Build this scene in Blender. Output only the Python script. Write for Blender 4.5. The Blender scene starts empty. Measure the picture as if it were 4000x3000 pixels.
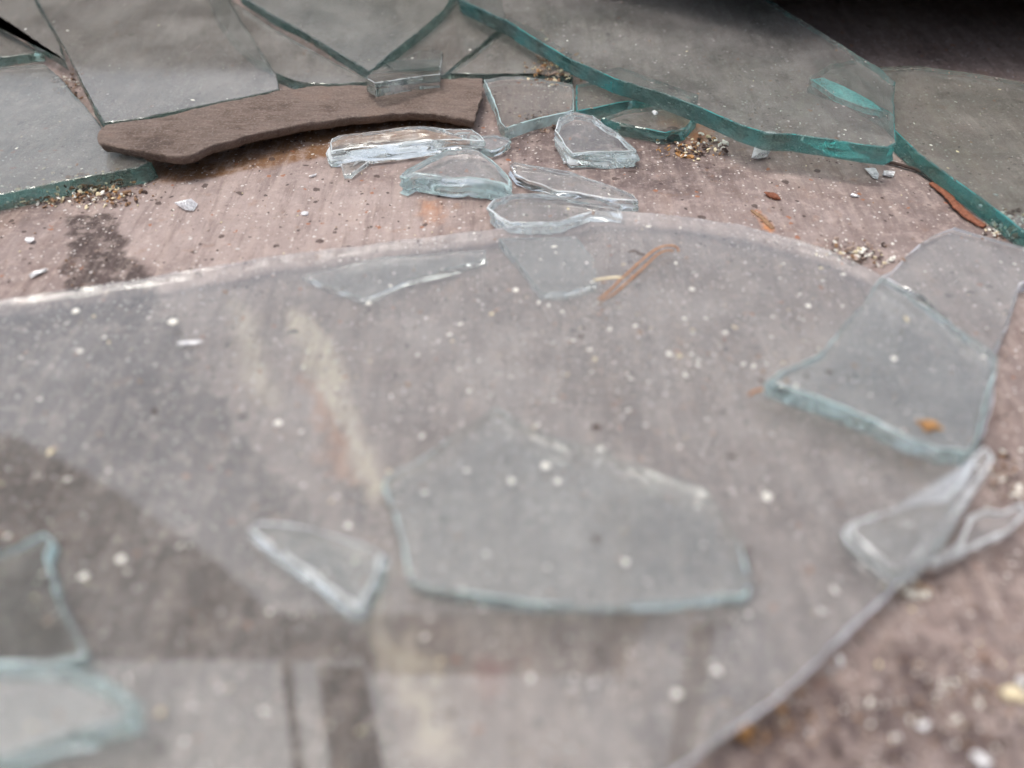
import bpy, bmesh, math, random
import numpy as np
from mathutils import Vector, noise, Matrix

S = bpy.context.scene
C = S.collection
R = math.radians

# ------------------------------------------------------------------ camera
CAM_H, PITCH, F = 0.16, 44.0, 3329.0           # metres, degrees below level, focal length in pixels of the 4000 px frame
cam_d = bpy.data.cameras.new('camera')
cam = bpy.data.objects.new('camera', cam_d); C.objects.link(cam)
cam.location = (0, 0, CAM_H)
cam.rotation_euler = (R(90 - PITCH), 0, 0)
cam_d.sensor_width = 36; cam_d.lens = 36 * F / 4000
cam_d.clip_start = 0.005; cam_d.clip_end = 100
cam_d.dof.use_dof = True; cam_d.dof.focus_distance = 0.318; cam_d.dof.aperture_fstop = 5.4
S.camera = cam

# ------------------------------------------------------------------ sky, sun, exposure
SUN_EL, SUN_AZ = 77.0, 265.0                    # azimuth from +y, clockwise
w = bpy.data.worlds.new('World'); S.world = w; w.use_nodes = True
nt = w.node_tree
bg = nt.nodes['Background']
sky = nt.nodes.new('ShaderNodeTexSky'); sky.sky_type = 'NISHITA'; sky.sun_disc = False
sky.sun_elevation = R(SUN_EL); sky.sun_rotation = R(SUN_AZ)
sky.air_density = 1.0; sky.dust_density = 6.0; sky.ozone_density = 0.6
hs = nt.nodes.new('ShaderNodeHueSaturation'); hs.inputs['Saturation'].default_value = 0.55      # overcast: a paler sky
nt.links.new(sky.outputs[0], hs.inputs['Color']); nt.links.new(hs.outputs[0], bg.inputs[0]); bg.inputs[1].default_value = 0.15
sd = bpy.data.lights.new('sun', 'SUN'); sun = bpy.data.objects.new('sun', sd); C.objects.link(sun)
sd.energy = 0.55; sd.angle = R(12); sd.color = (1.0, 0.95, 0.88)
sdir = Vector((math.sin(R(SUN_AZ)) * math.cos(R(SUN_EL)), math.cos(R(SUN_AZ)) * math.cos(R(SUN_EL)), math.sin(R(SUN_EL))))
sun.rotation_euler = sdir.to_track_quat('Z', 'Y').to_euler()
S.view_settings.view_transform = 'Standard'; S.view_settings.look = 'None'
S.view_settings.gamma = 1; S.view_settings.use_curve_mapping = False
S.view_settings.exposure = 0.68

S.render.engine = 'CYCLES'
cy = S.cycles
cy.max_bounces = 20; cy.transmission_bounces = 20; cy.glossy_bounces = 8; cy.diffuse_bounces = 3
cy.transparent_max_bounces = 8; cy.volume_bounces = 0
cy.caustics_refractive = True; cy.caustics_reflective = True; cy.blur_glossy = 0.4
cy.use_denoising = True; cy.sample_clamp_indirect = 6.0

# ------------------------------------------------------------------ helpers
cp, sp = math.cos(R(PITCH)), math.sin(R(PITCH))
def ray(u, v):
    a, b = (u - 2000) / F, -(v - 1500) / F
    return Vector((a, b * sp + cp, b * cp - sp))
def at(u, v, z=0.0, tilt=None):
    """point of the surface (level at z, or tilted: (x0, y0, slope_x, slope_y)) seen there"""
    d = ray(u, v); o = Vector((0, 0, CAM_H))
    if tilt is None:
        t = (z - o.z) / d.z
    else:
        x0, y0, sx, sy = tilt
        # z + sx*(x-x0) + sy*(y-y0) = o.z + t d.z
        t = (z - sx * x0 - sy * y0 - o.z) / (d.z - sx * d.x - sy * d.y)
    return o + d * t
def tag(o, label=None, cat=None, group=None, kind=None):
    if label: o['label'] = label
    if cat: o['category'] = cat
    if group: o['group'] = group
    if kind: o['kind'] = kind
    return o
def link(name, me, mat, parent=None):
    o = bpy.data.objects.new(name, me); C.objects.link(o)
    for m in (mat if isinstance(mat, (list, tuple)) else [mat]): me.materials.append(m)
    if parent: o.parent = parent
    return o
def recentre(o):
    """object origin at the thing's base"""
    me = o.data
    co = np.empty(len(me.vertices) * 3, dtype=np.float32); me.vertices.foreach_get('co', co); co = co.reshape(-1, 3)
    c = (co.min(0) + co.max(0)) / 2; c[2] = co[:, 2].min()
    co -= c; me.vertices.foreach_set('co', co.ravel()); o.location = [float(q) for q in c]; me.update()
    return o

# ------------------------------------------------------------------ materials
def newmat(name):
    m = bpy.data.materials.new(name); m.use_nodes = True; m.node_tree.nodes.clear()
    out = m.node_tree.nodes.new('ShaderNodeOutputMaterial'); return m, m.node_tree, out
def N(t, ty, **kw):
    n = t.nodes.new(ty)
    for k, v in kw.items():
        if k.startswith('i_'): n.inputs[k[2:].replace('_', ' ')].default_value = v
        else: setattr(n, k, v)
    return n
def ramp(t, src, stops):
    r = t.nodes.new('ShaderNodeValToRGB'); e = r.color_ramp.elements
    while len(e) < len(stops): e.new(0.5)
    for q, (p, c) in zip(e, stops):
        q.position = p; q.color = (*c, 1) if len(c) == 3 else c
    t.links.new(src, r.inputs[0]); return r.outputs[0]
def mixc(t, fac, a, b):
    m = t.nodes.new('ShaderNodeMix'); m.data_type = 'RGBA'
    for s, i in ((fac, 0), (a, 6), (b, 7)):
        if isinstance(s, (int, float)): m.inputs[i].default_value = s
        elif isinstance(s, tuple): m.inputs[i].default_value = (*s, 1)
        else: t.links.new(s, m.inputs[i])
    return m.outputs[2]
def math_(t, op, a, b=0.0, c=None, clamp=False):
    m = t.nodes.new('ShaderNodeMath'); m.operation = op; m.use_clamp = clamp
    for i, s in enumerate((a, b) if c is None else (a, b, c)):
        if isinstance(s, (int, float)): m.inputs[i].default_value = s
        else: t.links.new(s, m.inputs[i])
    return m.outputs[0]

def glass(name, tint=(0.40, 0.86, 0.80), dens=30.0, dust=0.2, dustcol=(0.42, 0.40, 0.37), rough=0.0, seed=0.0, spots=0.5, edge=(0.6, 0.8, 0.8), eamt=0.3, hack=0.35, escale=240.0, arr=0.3, ior=1.5, fbump=0.0):
    m, t, out = newmat(name)
    g = N(t, 'ShaderNodeBsdfGlass'); g.inputs['IOR'].default_value = ior
    g.inputs['Color'].default_value = (0.985, 0.995, 0.99, 1)
    tc = N(t, 'ShaderNodeNewGeometry')
    sep = N(t, 'ShaderNodeSeparateXYZ'); t.links.new(tc.outputs['True Normal'], sep.inputs[0])
    up = math_(t, 'ABSOLUTE', sep.outputs[2])
    face = math_(t, 'GREATER_THAN', up, 0.93)
    off = N(t, 'ShaderNodeVectorMath', operation='ADD'); t.links.new(tc.outputs['Position'], off.inputs[0]); off.inputs[1].default_value = (seed, seed * .7, 0)
    # broad film of dust, fine grain, and streaks where it was wiped
    n1 = N(t, 'ShaderNodeTexNoise', i_Scale=38.0, i_Detail=5.0, i_Roughness=0.65); t.links.new(off.outputs[0], n1.inputs['Vector'])
    mp = N(t, 'ShaderNodeMapping'); mp.inputs['Rotation'].default_value = (0, 0, R(-35)); mp.inputs['Scale'].default_value = (1.0, 0.16, 1.0)
    t.links.new(off.outputs[0], mp.inputs[0])
    n2 = N(t, 'ShaderNodeTexNoise', i_Scale=330.0, i_Detail=4.0, i_Roughness=0.6); t.links.new(mp.outputs[0], n2.inputs['Vector'])
    n3 = N(t, 'ShaderNodeTexNoise', i_Scale=1300.0, i_Detail=3.0, i_Roughness=0.7); t.links.new(off.outputs[0], n3.inputs['Vector'])
    n4 = N(t, 'ShaderNodeTexVoronoi', i_Scale=260.0); t.links.new(off.outputs[0], n4.inputs['Vector'])
    a = math_(t, 'MULTIPLY_ADD', n1.outputs[0], 3.2, -1.15, clamp=True)
    b = math_(t, 'MULTIPLY_ADD', n2.outputs[0], 2.8, -0.95, clamp=True)
    c = math_(t, 'MULTIPLY_ADD', n3.outputs[0], 3.0, -1.05, clamp=True)
    ab = math_(t, 'ADD', math_(t, 'MULTIPLY', a, 0.42), math_(t, 'MULTIPLY', b, 0.30))
    abc = math_(t, 'ADD', ab, math_(t, 'MULTIPLY', c, 0.60))
    film = math_(t, 'MULTIPLY', abc, dust * 1.6)
    sp_ = math_(t, 'LESS_THAN', n4.outputs['Distance'], 0.13)
    pick = math_(t, 'GREATER_THAN', N_sep(t, n4.outputs['Color']), 0.72)
    sp2 = math_(t, 'MULTIPLY', math_(t, 'MULTIPLY', sp_, pick), spots)
    film = math_(t, 'MAXIMUM', film, sp2)
    fac = math_(t, 'MULTIPLY', film, face, clamp=True)
    col = ramp(t, n1.outputs[0], [(0.3, tuple(x * 0.85 for x in dustcol)), (0.7, tuple(min(1, x * 1.15) for x in dustcol))])
    d = N(t, 'ShaderNodeBsdfDiffuse'); t.links.new(col, d.inputs[0])
    mx = N(t, 'ShaderNodeMixShader'); t.links.new(fac, mx.inputs[0]); t.links.new(g.outputs[0], mx.inputs[1]); t.links.new(d.outputs[0], mx.inputs[2])
    g.inputs['Roughness'].default_value = rough
    # the crushed, frosted skin of the broken faces scatters light
    ne = N(t, 'ShaderNodeTexNoise', i_Scale=escale, i_Detail=3.0, i_Roughness=0.6); t.links.new(off.outputs[0], ne.inputs['Vector'])
    ed = N(t, 'ShaderNodeBsdfDiffuse'); ed.inputs[0].default_value = (*edge, 1)
    et = N(t, 'ShaderNodeBsdfTranslucent'); et.inputs[0].default_value = (*edge, 1)
    em = N(t, 'ShaderNodeMixShader', i_Fac=0.5); t.links.new(ed.outputs[0], em.inputs[1]); t.links.new(et.outputs[0], em.inputs[2])
    lf = N(t, 'ShaderNodeTexNoise', i_Scale=34.0, i_Detail=2.0); t.links.new(off.outputs[0], lf.inputs['Vector'])
    catch = ramp_v(t, lf.outputs[0], .40, .60, 1.0)      # pale stretches paint in where a break catches light
    arris = math_(t, 'MULTIPLY', math_(t, 'GREATER_THAN', up, 0.62), arr)  # whitened arris: its highlight is put into the colour
    efac = math_(t, 'MULTIPLY', math_(t, 'SUBTRACT', 1.0, face), math_(t, 'MULTIPLY', math_(t, 'ADD', catch, 0.28), math_(t, 'ADD', arris, math_(t, 'MULTIPLY', ramp_v(t, ne.outputs[0], .35, .75, 2.0), eamt))), clamp=True)
    mx2 = N(t, 'ShaderNodeMixShader'); t.links.new(efac, mx2.inputs[0]); t.links.new(mx.outputs[0], mx2.inputs[1]); t.links.new(em.outputs[0], mx2.inputs[2]); mx = mx2
    # fine hackle on the broken faces only
    bmp = N(t, 'ShaderNodeBump', i_Distance=0.0004)
    t.links.new(math_(t, 'ADD', math_(t, 'MULTIPLY', math_(t, 'SUBTRACT', 1.0, face), hack), math_(t, 'MULTIPLY', face, fbump)), bmp.inputs['Strength'])
    nb = N(t, 'ShaderNodeTexNoise', i_Scale=700.0, i_Detail=2.0); t.links.new(off.outputs[0], nb.inputs['Vector'])
    t.links.new(nb.outputs[0], bmp.inputs['Height']); t.links.new(bmp.outputs[0], g.inputs['Normal'])
    t.links.new(mx.outputs[0], out.inputs['Surface'])
    v = N(t, 'ShaderNodeVolumeAbsorption'); v.inputs['Color'].default_value = (*tint, 1); v.inputs['Density'].default_value = dens
    t.links.new(v.outputs[0], out.inputs['Volume'])
    return m
def N_sep(t, sock):
    s = N(t, 'ShaderNodeSeparateColor'); t.links.new(sock, s.inputs[0]); return s.outputs[0]

def solid(name, c1, c2, scale=400.0, rough=0.85, stretch=None, bump=0.3, spec=0.3):
    m, t, out = newmat(name)
    p = N(t, 'ShaderNodeBsdfPrincipled'); p.inputs['Roughness'].default_value = rough
    p.inputs['Specular IOR Level'].default_value = spec
    g = N(t, 'ShaderNodeTexCoord'); mp = N(t, 'ShaderNodeMapping')
    if stretch: mp.inputs['Scale'].default_value = stretch
    t.links.new(g.outputs['Object'], mp.inputs[0])
    n = N(t, 'ShaderNodeTexNoise', i_Scale=scale, i_Detail=6.0, i_Roughness=0.65); t.links.new(mp.outputs[0], n.inputs['Vector'])
    t.links.new(ramp(t, n.outputs[0], [(0.32, c1), (0.68, c2)]), p.inputs['Base Color'])
    b = N(t, 'ShaderNodeBump', i_Distance=0.0006); b.inputs['Strength'].default_value = bump
    t.links.new(n.outputs[0], b.inputs['Height']); t.links.new(b.outputs[0], p.inputs['Normal'])
    t.links.new(p.outputs[0], out.inputs[0]); return m

# ------------------------------------------------------------------ ground: a paint-stained board-like floor, stains carried as masks
def pip_dist(P, poly):
    """signed distance, positive inside"""
    n = len(poly); d = np.full(len(P), 1e9); ins = np.zeros(len(P), bool)
    for i in range(n):
        a = poly[i]; b = poly[(i + 1) % n]; e = b - a; wv = P - a
        tt = np.clip((wv @ e) / max(e @ e, 1e-12), 0, 1)[:, None]
        d = np.minimum(d, np.linalg.norm(wv - tt * e, axis=1))
        c = ((a[1] > P[:, 1]) != (b[1] > P[:, 1]))
        with np.errstate(divide='ignore', invalid='ignore'):
            xx = (b[0] - a[0]) * (P[:, 1] - a[1]) / (b[1] - a[1]) + a[0]
        ins ^= c & (P[:, 0] < xx)
    return np.where(ins, d, -d)
_rng = np.random.default_rng(5)
def vnoise(P, cell, seed):
    r = np.random.default_rng(seed); T = r.random((256, 256)); q = P / cell; i = np.floor(q).astype(int); f = q - i; f = f * f * (3 - 2 * f)
    g = lambda a, b: T[(i[:, 0] + a) % 256, (i[:, 1] + b) % 256]
    return (g(0, 0) * (1 - f[:, 0]) + g(1, 0) * f[:, 0]) * (1 - f[:, 1]) + (g(0, 1) * (1 - f[:, 0]) + g(1, 1) * f[:, 0]) * f[:, 1]
def fbm(P, cell, seed, o=4):
    s = 0; a = 1; tot = 0
    for k in range(o): s = s + a * vnoise(P, cell / 2 ** k, seed + k); tot += a; a *= .55
    return s / tot

def grid_axis(lo, hi, step, far):
    core = np.arange(lo, hi + 1e-9, step); out = []; x = hi; s = step
    while x < far: s *= 1.5; x += s; out.append(x)
    left = []; x = lo; s = step
    while x > -far: s *= 1.5; x -= s; left.append(x)
    return np.concatenate([np.array(left[::-1]), core, np.array(out)])
gx = grid_axis(-0.34, 0.34, 0.0011, 4.0); gy = grid_axis(0.04, 0.50, 0.0011, 4.0)
nx, ny = len(gx), len(gy)
X, Y = np.meshgrid(gx, gy); P2 = np.stack([X.ravel(), Y.ravel()], 1)
Z = (fbm(P2, 0.03, 1) - .5) * 0.0005 + (fbm(P2, 0.004, 9, 3) - .5) * 0.00025
verts = np.column_stack([P2, Z]).astype(np.float32)
ii = (np.arange(ny - 1)[:, None] * nx + np.arange(nx - 1)[None, :]).ravel()
faces = np.stack([ii, ii + 1, ii + nx + 1, ii + nx], 1)
gm = bpy.data.meshes.new('ground')
gm.vertices.add(len(verts)); gm.vertices.foreach_set('co', verts.ravel())
gm.loops.add(len(faces) * 4); gm.loops.foreach_set('vertex_index', faces.ravel().astype(np.int32))
gm.polygons.add(len(faces)); gm.polygons.foreach_set('loop_start', (np.arange(len(faces)) * 4).astype(np.int32))
gm.polygons.foreach_set('loop_total', np.full(len(faces), 4, np.int32)); gm.polygons.foreach_set('use_smooth', np.ones(len(faces), bool))
gm.update()
def gp(l, z=0.0): return np.array([[at(u, v, z).x, at(u, v, z).y] for u, v in l])
warp = np.stack([fbm(P2, 0.012, 31) - .5, fbm(P2, 0.012, 47) - .5], 1)
warpf = np.stack([fbm(P2, 0.003, 61) - .5, fbm(P2, 0.003, 77) - .5], 1)
def mask(polys, soft, wob=0.008, fine=0.003):
    PP = P2 + warp * wob * 2 + warpf * fine * 2; m = np.zeros(len(P2))
    for pl in polys: m = np.maximum(m, np.clip(pip_dist(PP, gp(pl)) / soft + .5, 0, 1))
    return m * m * (3 - 2 * m)
masks = {
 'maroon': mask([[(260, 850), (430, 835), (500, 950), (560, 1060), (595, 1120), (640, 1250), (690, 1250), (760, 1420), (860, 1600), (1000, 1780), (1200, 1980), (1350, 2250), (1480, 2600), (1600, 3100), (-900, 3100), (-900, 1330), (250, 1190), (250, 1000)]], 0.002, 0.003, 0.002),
 'cream': np.maximum(mask([[(1150, 1230), (1240, 1290), (1310, 1420), (1375, 1600), (1375, 1680), (1320, 1690), (1235, 1500), (1130, 1300)], [(1330, 1560), (1390, 1600), (1500, 1900), (1480, 1990), (1420, 1900)]], 0.0045, 0.003, 0.002),
          np.maximum(0.8 * mask([[(920, 1180), (1000, 1270), (1060, 1450), (1075, 1600), (1020, 1600), (960, 1400), (900, 1250)]], 0.007, 0.004, 0.003),
          0.8 * mask([[(1440, 2280), (1560, 2320), (1640, 2450), (1720, 2620), (1830, 2860), (1700, 2900), (1600, 2650), (1480, 2480)]], 0.006, 0.01, 0.005))),
 'rust': np.maximum(mask([[(1190, 1480), (1260, 1560), (1330, 1700), (1420, 1860), (1400, 1900), (1300, 1830), (1240, 1650)]], 0.007, 0.004, 0.003),
          np.maximum(mask([[(2930, 820), (2960, 815), (3030, 890), (3020, 910), (2980, 890)]], 0.0012, 0.001, 0.001) ,
          np.maximum(0.6 * mask([[(1660, 800), (1720, 790), (1740, 850), (1700, 890), (1650, 860)]], 0.006, 0.006, 0.004),
          0.8 * mask([[(2600, 480), (2720, 470), (2760, 520), (2660, 560), (2590, 530)]], 0.006, 0.006, 0.004)))),
 'amber': mask([[(540, 670), (640, 715), (900, 690), (1150, 640), (1330, 605), (1420, 590), (1850, 560), (1850, 380), (1400, 400), (600, 560)]], 0.004, 0.003, 0.002),
 'pale': mask([[(590, 720), (1000, 680), (1330, 690), (1700, 800), (1900, 880), (1500, 980), (1200, 1060), (650, 1080), (570, 1060), (450, 830)]], 0.03, 0.02, 0.01),
 'red': mask([[(1860, 2590), (1950, 2600), (1970, 2700), (1930, 2780), (1870, 2720)]], .003, .004, .003),
 'grime_shade': np.maximum(mask([[(1380, 1880), (1500, 1880), (1530, 2050), (1490, 2150), (1370, 2030)]], 0.010, 0.010, 0.008),
          np.maximum(1.0 * mask([[(2600, 2750), (3000, 2420), (3500, 2480), (4200, 2500), (4300, 3300), (2300, 3300)]], 0.04, 0.05, 0.02),  # lower right corner: foreground shade put into the floor colour
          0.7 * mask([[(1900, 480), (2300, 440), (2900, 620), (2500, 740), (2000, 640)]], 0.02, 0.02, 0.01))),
}
for k, v in masks.items():
    at_ = gm.attributes.new(k, 'FLOAT', 'POINT'); at_.data.foreach_set('value', v.astype(np.float32))

def ground_mat():
    m, t, out = newmat('weathered floor')
    p = N(t, 'ShaderNodeBsdfPrincipled'); p.inputs['Roughness'].default_value = 0.8; p.inputs['Specular IOR Level'].default_value = 0.35
    g = N(t, 'ShaderNodeNewGeometry'); pos = g.outputs['Position']
    def nz(scale, det=5, ro=0.6, vec=None):
        n = N(t, 'ShaderNodeTexNoise', i_Scale=scale, i_Detail=float(det), i_Roughness=ro); t.links.new(vec or pos, n.inputs['Vector']); return n.outputs[0]
    def A(name):
        a = N(t, 'ShaderNodeAttribute', attribute_name=name); return a.outputs['Fac']
    mp = N(t, 'ShaderNodeMapping'); mp.inputs['Rotation'].default_value = (0, 0, R(-36)); mp.inputs['Scale'].default_value = (1, 0.12, 1); t.links.new(pos, mp.inputs[0])
    big, mid, fine, grain = nz(22), nz(90, 6), nz(600, 5, .7), nz(260, 5, .65, mp.outputs[0])
    c = ramp(t, big, [(0.32, (0.165, 0.126, 0.118)), (0.52, (0.245, 0.196, 0.184)), (0.70, (0.32, 0.263, 0.246))])
    c = mixc(t, ramp_v(t, mid, .46, .68, .7), c, (0.185, 0.13, 0.115))
    c = mixc(t, math_(t, 'MULTIPLY', A('pale'), 0.5), c, (0.42, 0.345, 0.318))
    c = mixc(t, ramp_v(t, nz(55, 4, .6, mp.outputs[0]), .58, .74, .4), c, (0.33, 0.235, 0.18))
    c = mixc(t, math_(t, 'MULTIPLY', A('grime_shade'), 1.0), c, (0.080, 0.058, 0.057))
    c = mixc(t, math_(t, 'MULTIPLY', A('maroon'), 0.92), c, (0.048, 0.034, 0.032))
    c = mixc(t, math_(t, 'MULTIPLY', A('red'), 0.7), c, (0.22, 0.07, 0.06))
    c = mixc(t, math_(t, 'MULTIPLY', A('amber'), 0.95), c, (0.17, 0.085, 0.035))
    c = mixc(t, math_(t, 'MULTIPLY', A('rust'), math_(t, 'MULTIPLY_ADD', mid, 1.0, 0.35, clamp=True)), c, (0.45, 0.20, 0.09))
    c = mixc(t, math_(t, 'MULTIPLY', A('cream'), math_(t, 'MULTIPLY_ADD', grain, 1.0, 0.30, clamp=True)), c, (0.62, 0.535, 0.42))
    c = mixc(t, ramp_v(t, nz(170, 6, .7), .50, .62, .45), c, (0.42, 0.34, 0.31))
    c = mixc(t, ramp_v(t, nz(210, 6, .7, mp.outputs[0]), .49, .38, .42), c, (0.13, 0.095, 0.088))
    c = mixc(t, ramp_v(t, nz(120, 4, .6), .61, .71, .4), c, (0.27, 0.155, 0.10))
    c = mixc(t, ramp_v(t, grain, .5, .72, .35), c, (0.48, 0.39, 0.34))
    c = mixc(t, ramp_v(t, grain, .46, .28, .22), c, (0.13, 0.09, 0.08))
    c = mixc(t, ramp_v(t, fine, .56, .74, .6), c, (0.52, 0.46, 0.42))
    c = mixc(t, ramp_v(t, fine, .42, .28, .6), c, (0.09, 0.06, 0.05))
    # peppered specks: dark pits, rust crumbs, white chips of paint
    for sc, thr, pk, colr in ((330, .20, .80, (0.045, 0.03, 0.028)), (420, .20, .91, (0.60, 0.58, 0.56)), (210, .17, .86, (0.30, 0.12, 0.06)), (150, .20, .88, (0.06, 0.04, 0.035)), (700, .30, .88, (0.55, 0.50, 0.47))):
        wv = N(t, 'ShaderNodeVectorMath', operation='MULTIPLY_ADD'); nn = N(t, 'ShaderNodeTexNoise', i_Scale=sc * 1.6)
        t.links.new(pos, nn.inputs['Vector']); t.links.new(nn.outputs['Color'], wv.inputs[0]); wv.inputs[1].default_value = (0.6 / sc,) * 3; t.links.new(pos, wv.inputs[2])
        v = N(t, 'ShaderNodeTexVoronoi', i_Scale=float(sc)); t.links.new(wv.outputs[0], v.inputs['Vector'])
        f = math_(t, 'MULTIPLY', math_(t, 'LESS_THAN', v.outputs['Distance'], thr), math_(t, 'GREATER_THAN', N_sep(t, v.outputs['Color']), pk))
        c = mixc(t, math_(t, 'MULTIPLY', f, 0.8), c, colr)
    t.links.new(c, p.inputs['Base Color'])
    h = math_(t, 'ADD', math_(t, 'MULTIPLY', mid, 0.6), math_(t, 'ADD', math_(t, 'MULTIPLY', fine, 0.35), math_(t, 'MULTIPLY', grain, 0.5)))
    b = N(t, 'ShaderNodeBump', i_Distance=0.0016, i_Strength=0.9); t.links.new(h, b.inputs['Height']); t.links.new(b.outputs[0], p.inputs['Normal'])
    t.links.new(p.outputs[0], out.inputs[0]); return m
def ramp_v(t, src, lo, hi, amt):
    mr = N(t, 'ShaderNodeMapRange'); mr.clamp = True
    t.links.new(src, mr.inputs[0]); mr.inputs[1].default_value = lo; mr.inputs[2].default_value = hi; mr.inputs[3].default_value = 0; mr.inputs[4].default_value = amt
    return mr.outputs[0]
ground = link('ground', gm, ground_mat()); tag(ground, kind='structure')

# ------------------------------------------------------------------ what stands round it: unseen boards and walls added for shade, and the rafters mirrored in the front pane
wood_dark = solid('dark old timber', (0.030, 0.024, 0.020), (0.065, 0.052, 0.042), 60, 0.9, (1, 8, 1))
def boxobj(name, x0, x1, y0, y1, z0, z1, mat):
    bm = bmesh.new(); bmesh.ops.create_cube(bm, size=1)
    for v in bm.verts: v.co = Vector(((x0 + x1) / 2 + v.co.x * (x1 - x0), (y0 + y1) / 2 + v.co.y * (y1 - y0), (z0 + z1) / 2 + v.co.z * (z1 - z0)))
    bmesh.ops.bevel(bm, geom=bm.edges[:], offset=min(0.004, (z1 - z0) * .2), segments=2, affect='EDGES')
    me = bpy.data.meshes.new(name); bm.to_mesh(me); bm.free(); o = link(name, me, mat); recentre(o); return o
def board(name, xy, z0_, z1_):
    bm = bmesh.new(); lo = [bm.verts.new((x, y, z0_)) for x, y in xy]; hi = [bm.verts.new((x, y, z1_)) for x, y in xy]; n = len(xy)
    bm.faces.new(lo[::-1]); bm.faces.new(hi)
    for i in range(n): bm.faces.new((lo[i], lo[(i + 1) % n], hi[(i + 1) % n], hi[i]))
    bmesh.ops.recalc_face_normals(bm, faces=bm.faces[:])
    me = bpy.data.meshes.new(name); bm.to_mesh(me); bm.free(); o = link(name, me, wood_dark); recentre(o); tag(o, kind='structure')
board('shade_board', [(-2, .80), (-.14, .62), (-.03, .455), (.04, .400), (.10, .358), (.35, .330), (2, .30), (2, .9), (-2, .9)], .052, .075)  # unseen overhang, added and cut to darken the far floor
tag(boxobj('blocker_wall', -2.0, 2.0, 0.91, 0.97, -0.02, 0.262, wood_dark), kind='structure')  # unseen, added so the back plates mirror dark towards the top
tag(boxobj('blocker_wall', -2.0, 2.0, -0.32, -0.22, -0.02, 0.37, wood_dark), kind='structure')  # unseen, added behind the camera to shade the foreground
def overhead(name, px, H=1.45, th=0.05):
    bm = bmesh.new(); pts = []
    for u, v in px:
        p = at(u, v, 0.0096); d = ray(u, v); d.z = -d.z; k = (H - p.z) / d.z; pts.append(p + d * k)
    lo = [bm.verts.new(p) for p in pts]; hi = [bm.verts.new(p + Vector((0, 0, th))) for p in pts]
    bm.faces.new(lo[::-1]); bm.faces.new(hi); n = len(lo)
    for i in range(n): bm.faces.new((lo[i], lo[(i + 1) % n], hi[(i + 1) % n], hi[i]))
    bmesh.ops.recalc_face_normals(bm, faces=bm.faces[:])
    me = bpy.data.meshes.new(name); bm.to_mesh(me); bm.free(); o = link(name, me, wood_dark); recentre(o); tag(o, kind='structure')
overhead('ceiling_beam', [(-1200, 2380), (2520, 2400), (2430, 2590), (1440, 2590), (1400, 2530), (-1200, 2540)])
overhead('ceiling_beam', [(1240, 2600), (1420, 2600), (1570, 3400), (1340, 3400)], 1.44)
overhead('ceiling_beam', [(1095, 2560), (1125, 2560), (1225, 3400), (1185, 3400)], 1.44)
overhead('ceiling_beam', [(2700, 2440), (2800, 2420), (2640, 3400), (2540, 3400)], 1.44)

overhead('dark_mirror_board', [(-1800, 1560), (60, 1700), (480, 1930), (860, 2200), (1040, 2380), (-1500, 2380)], 1.5)  # unseen board added to darken the reflection on the pane's left

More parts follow.
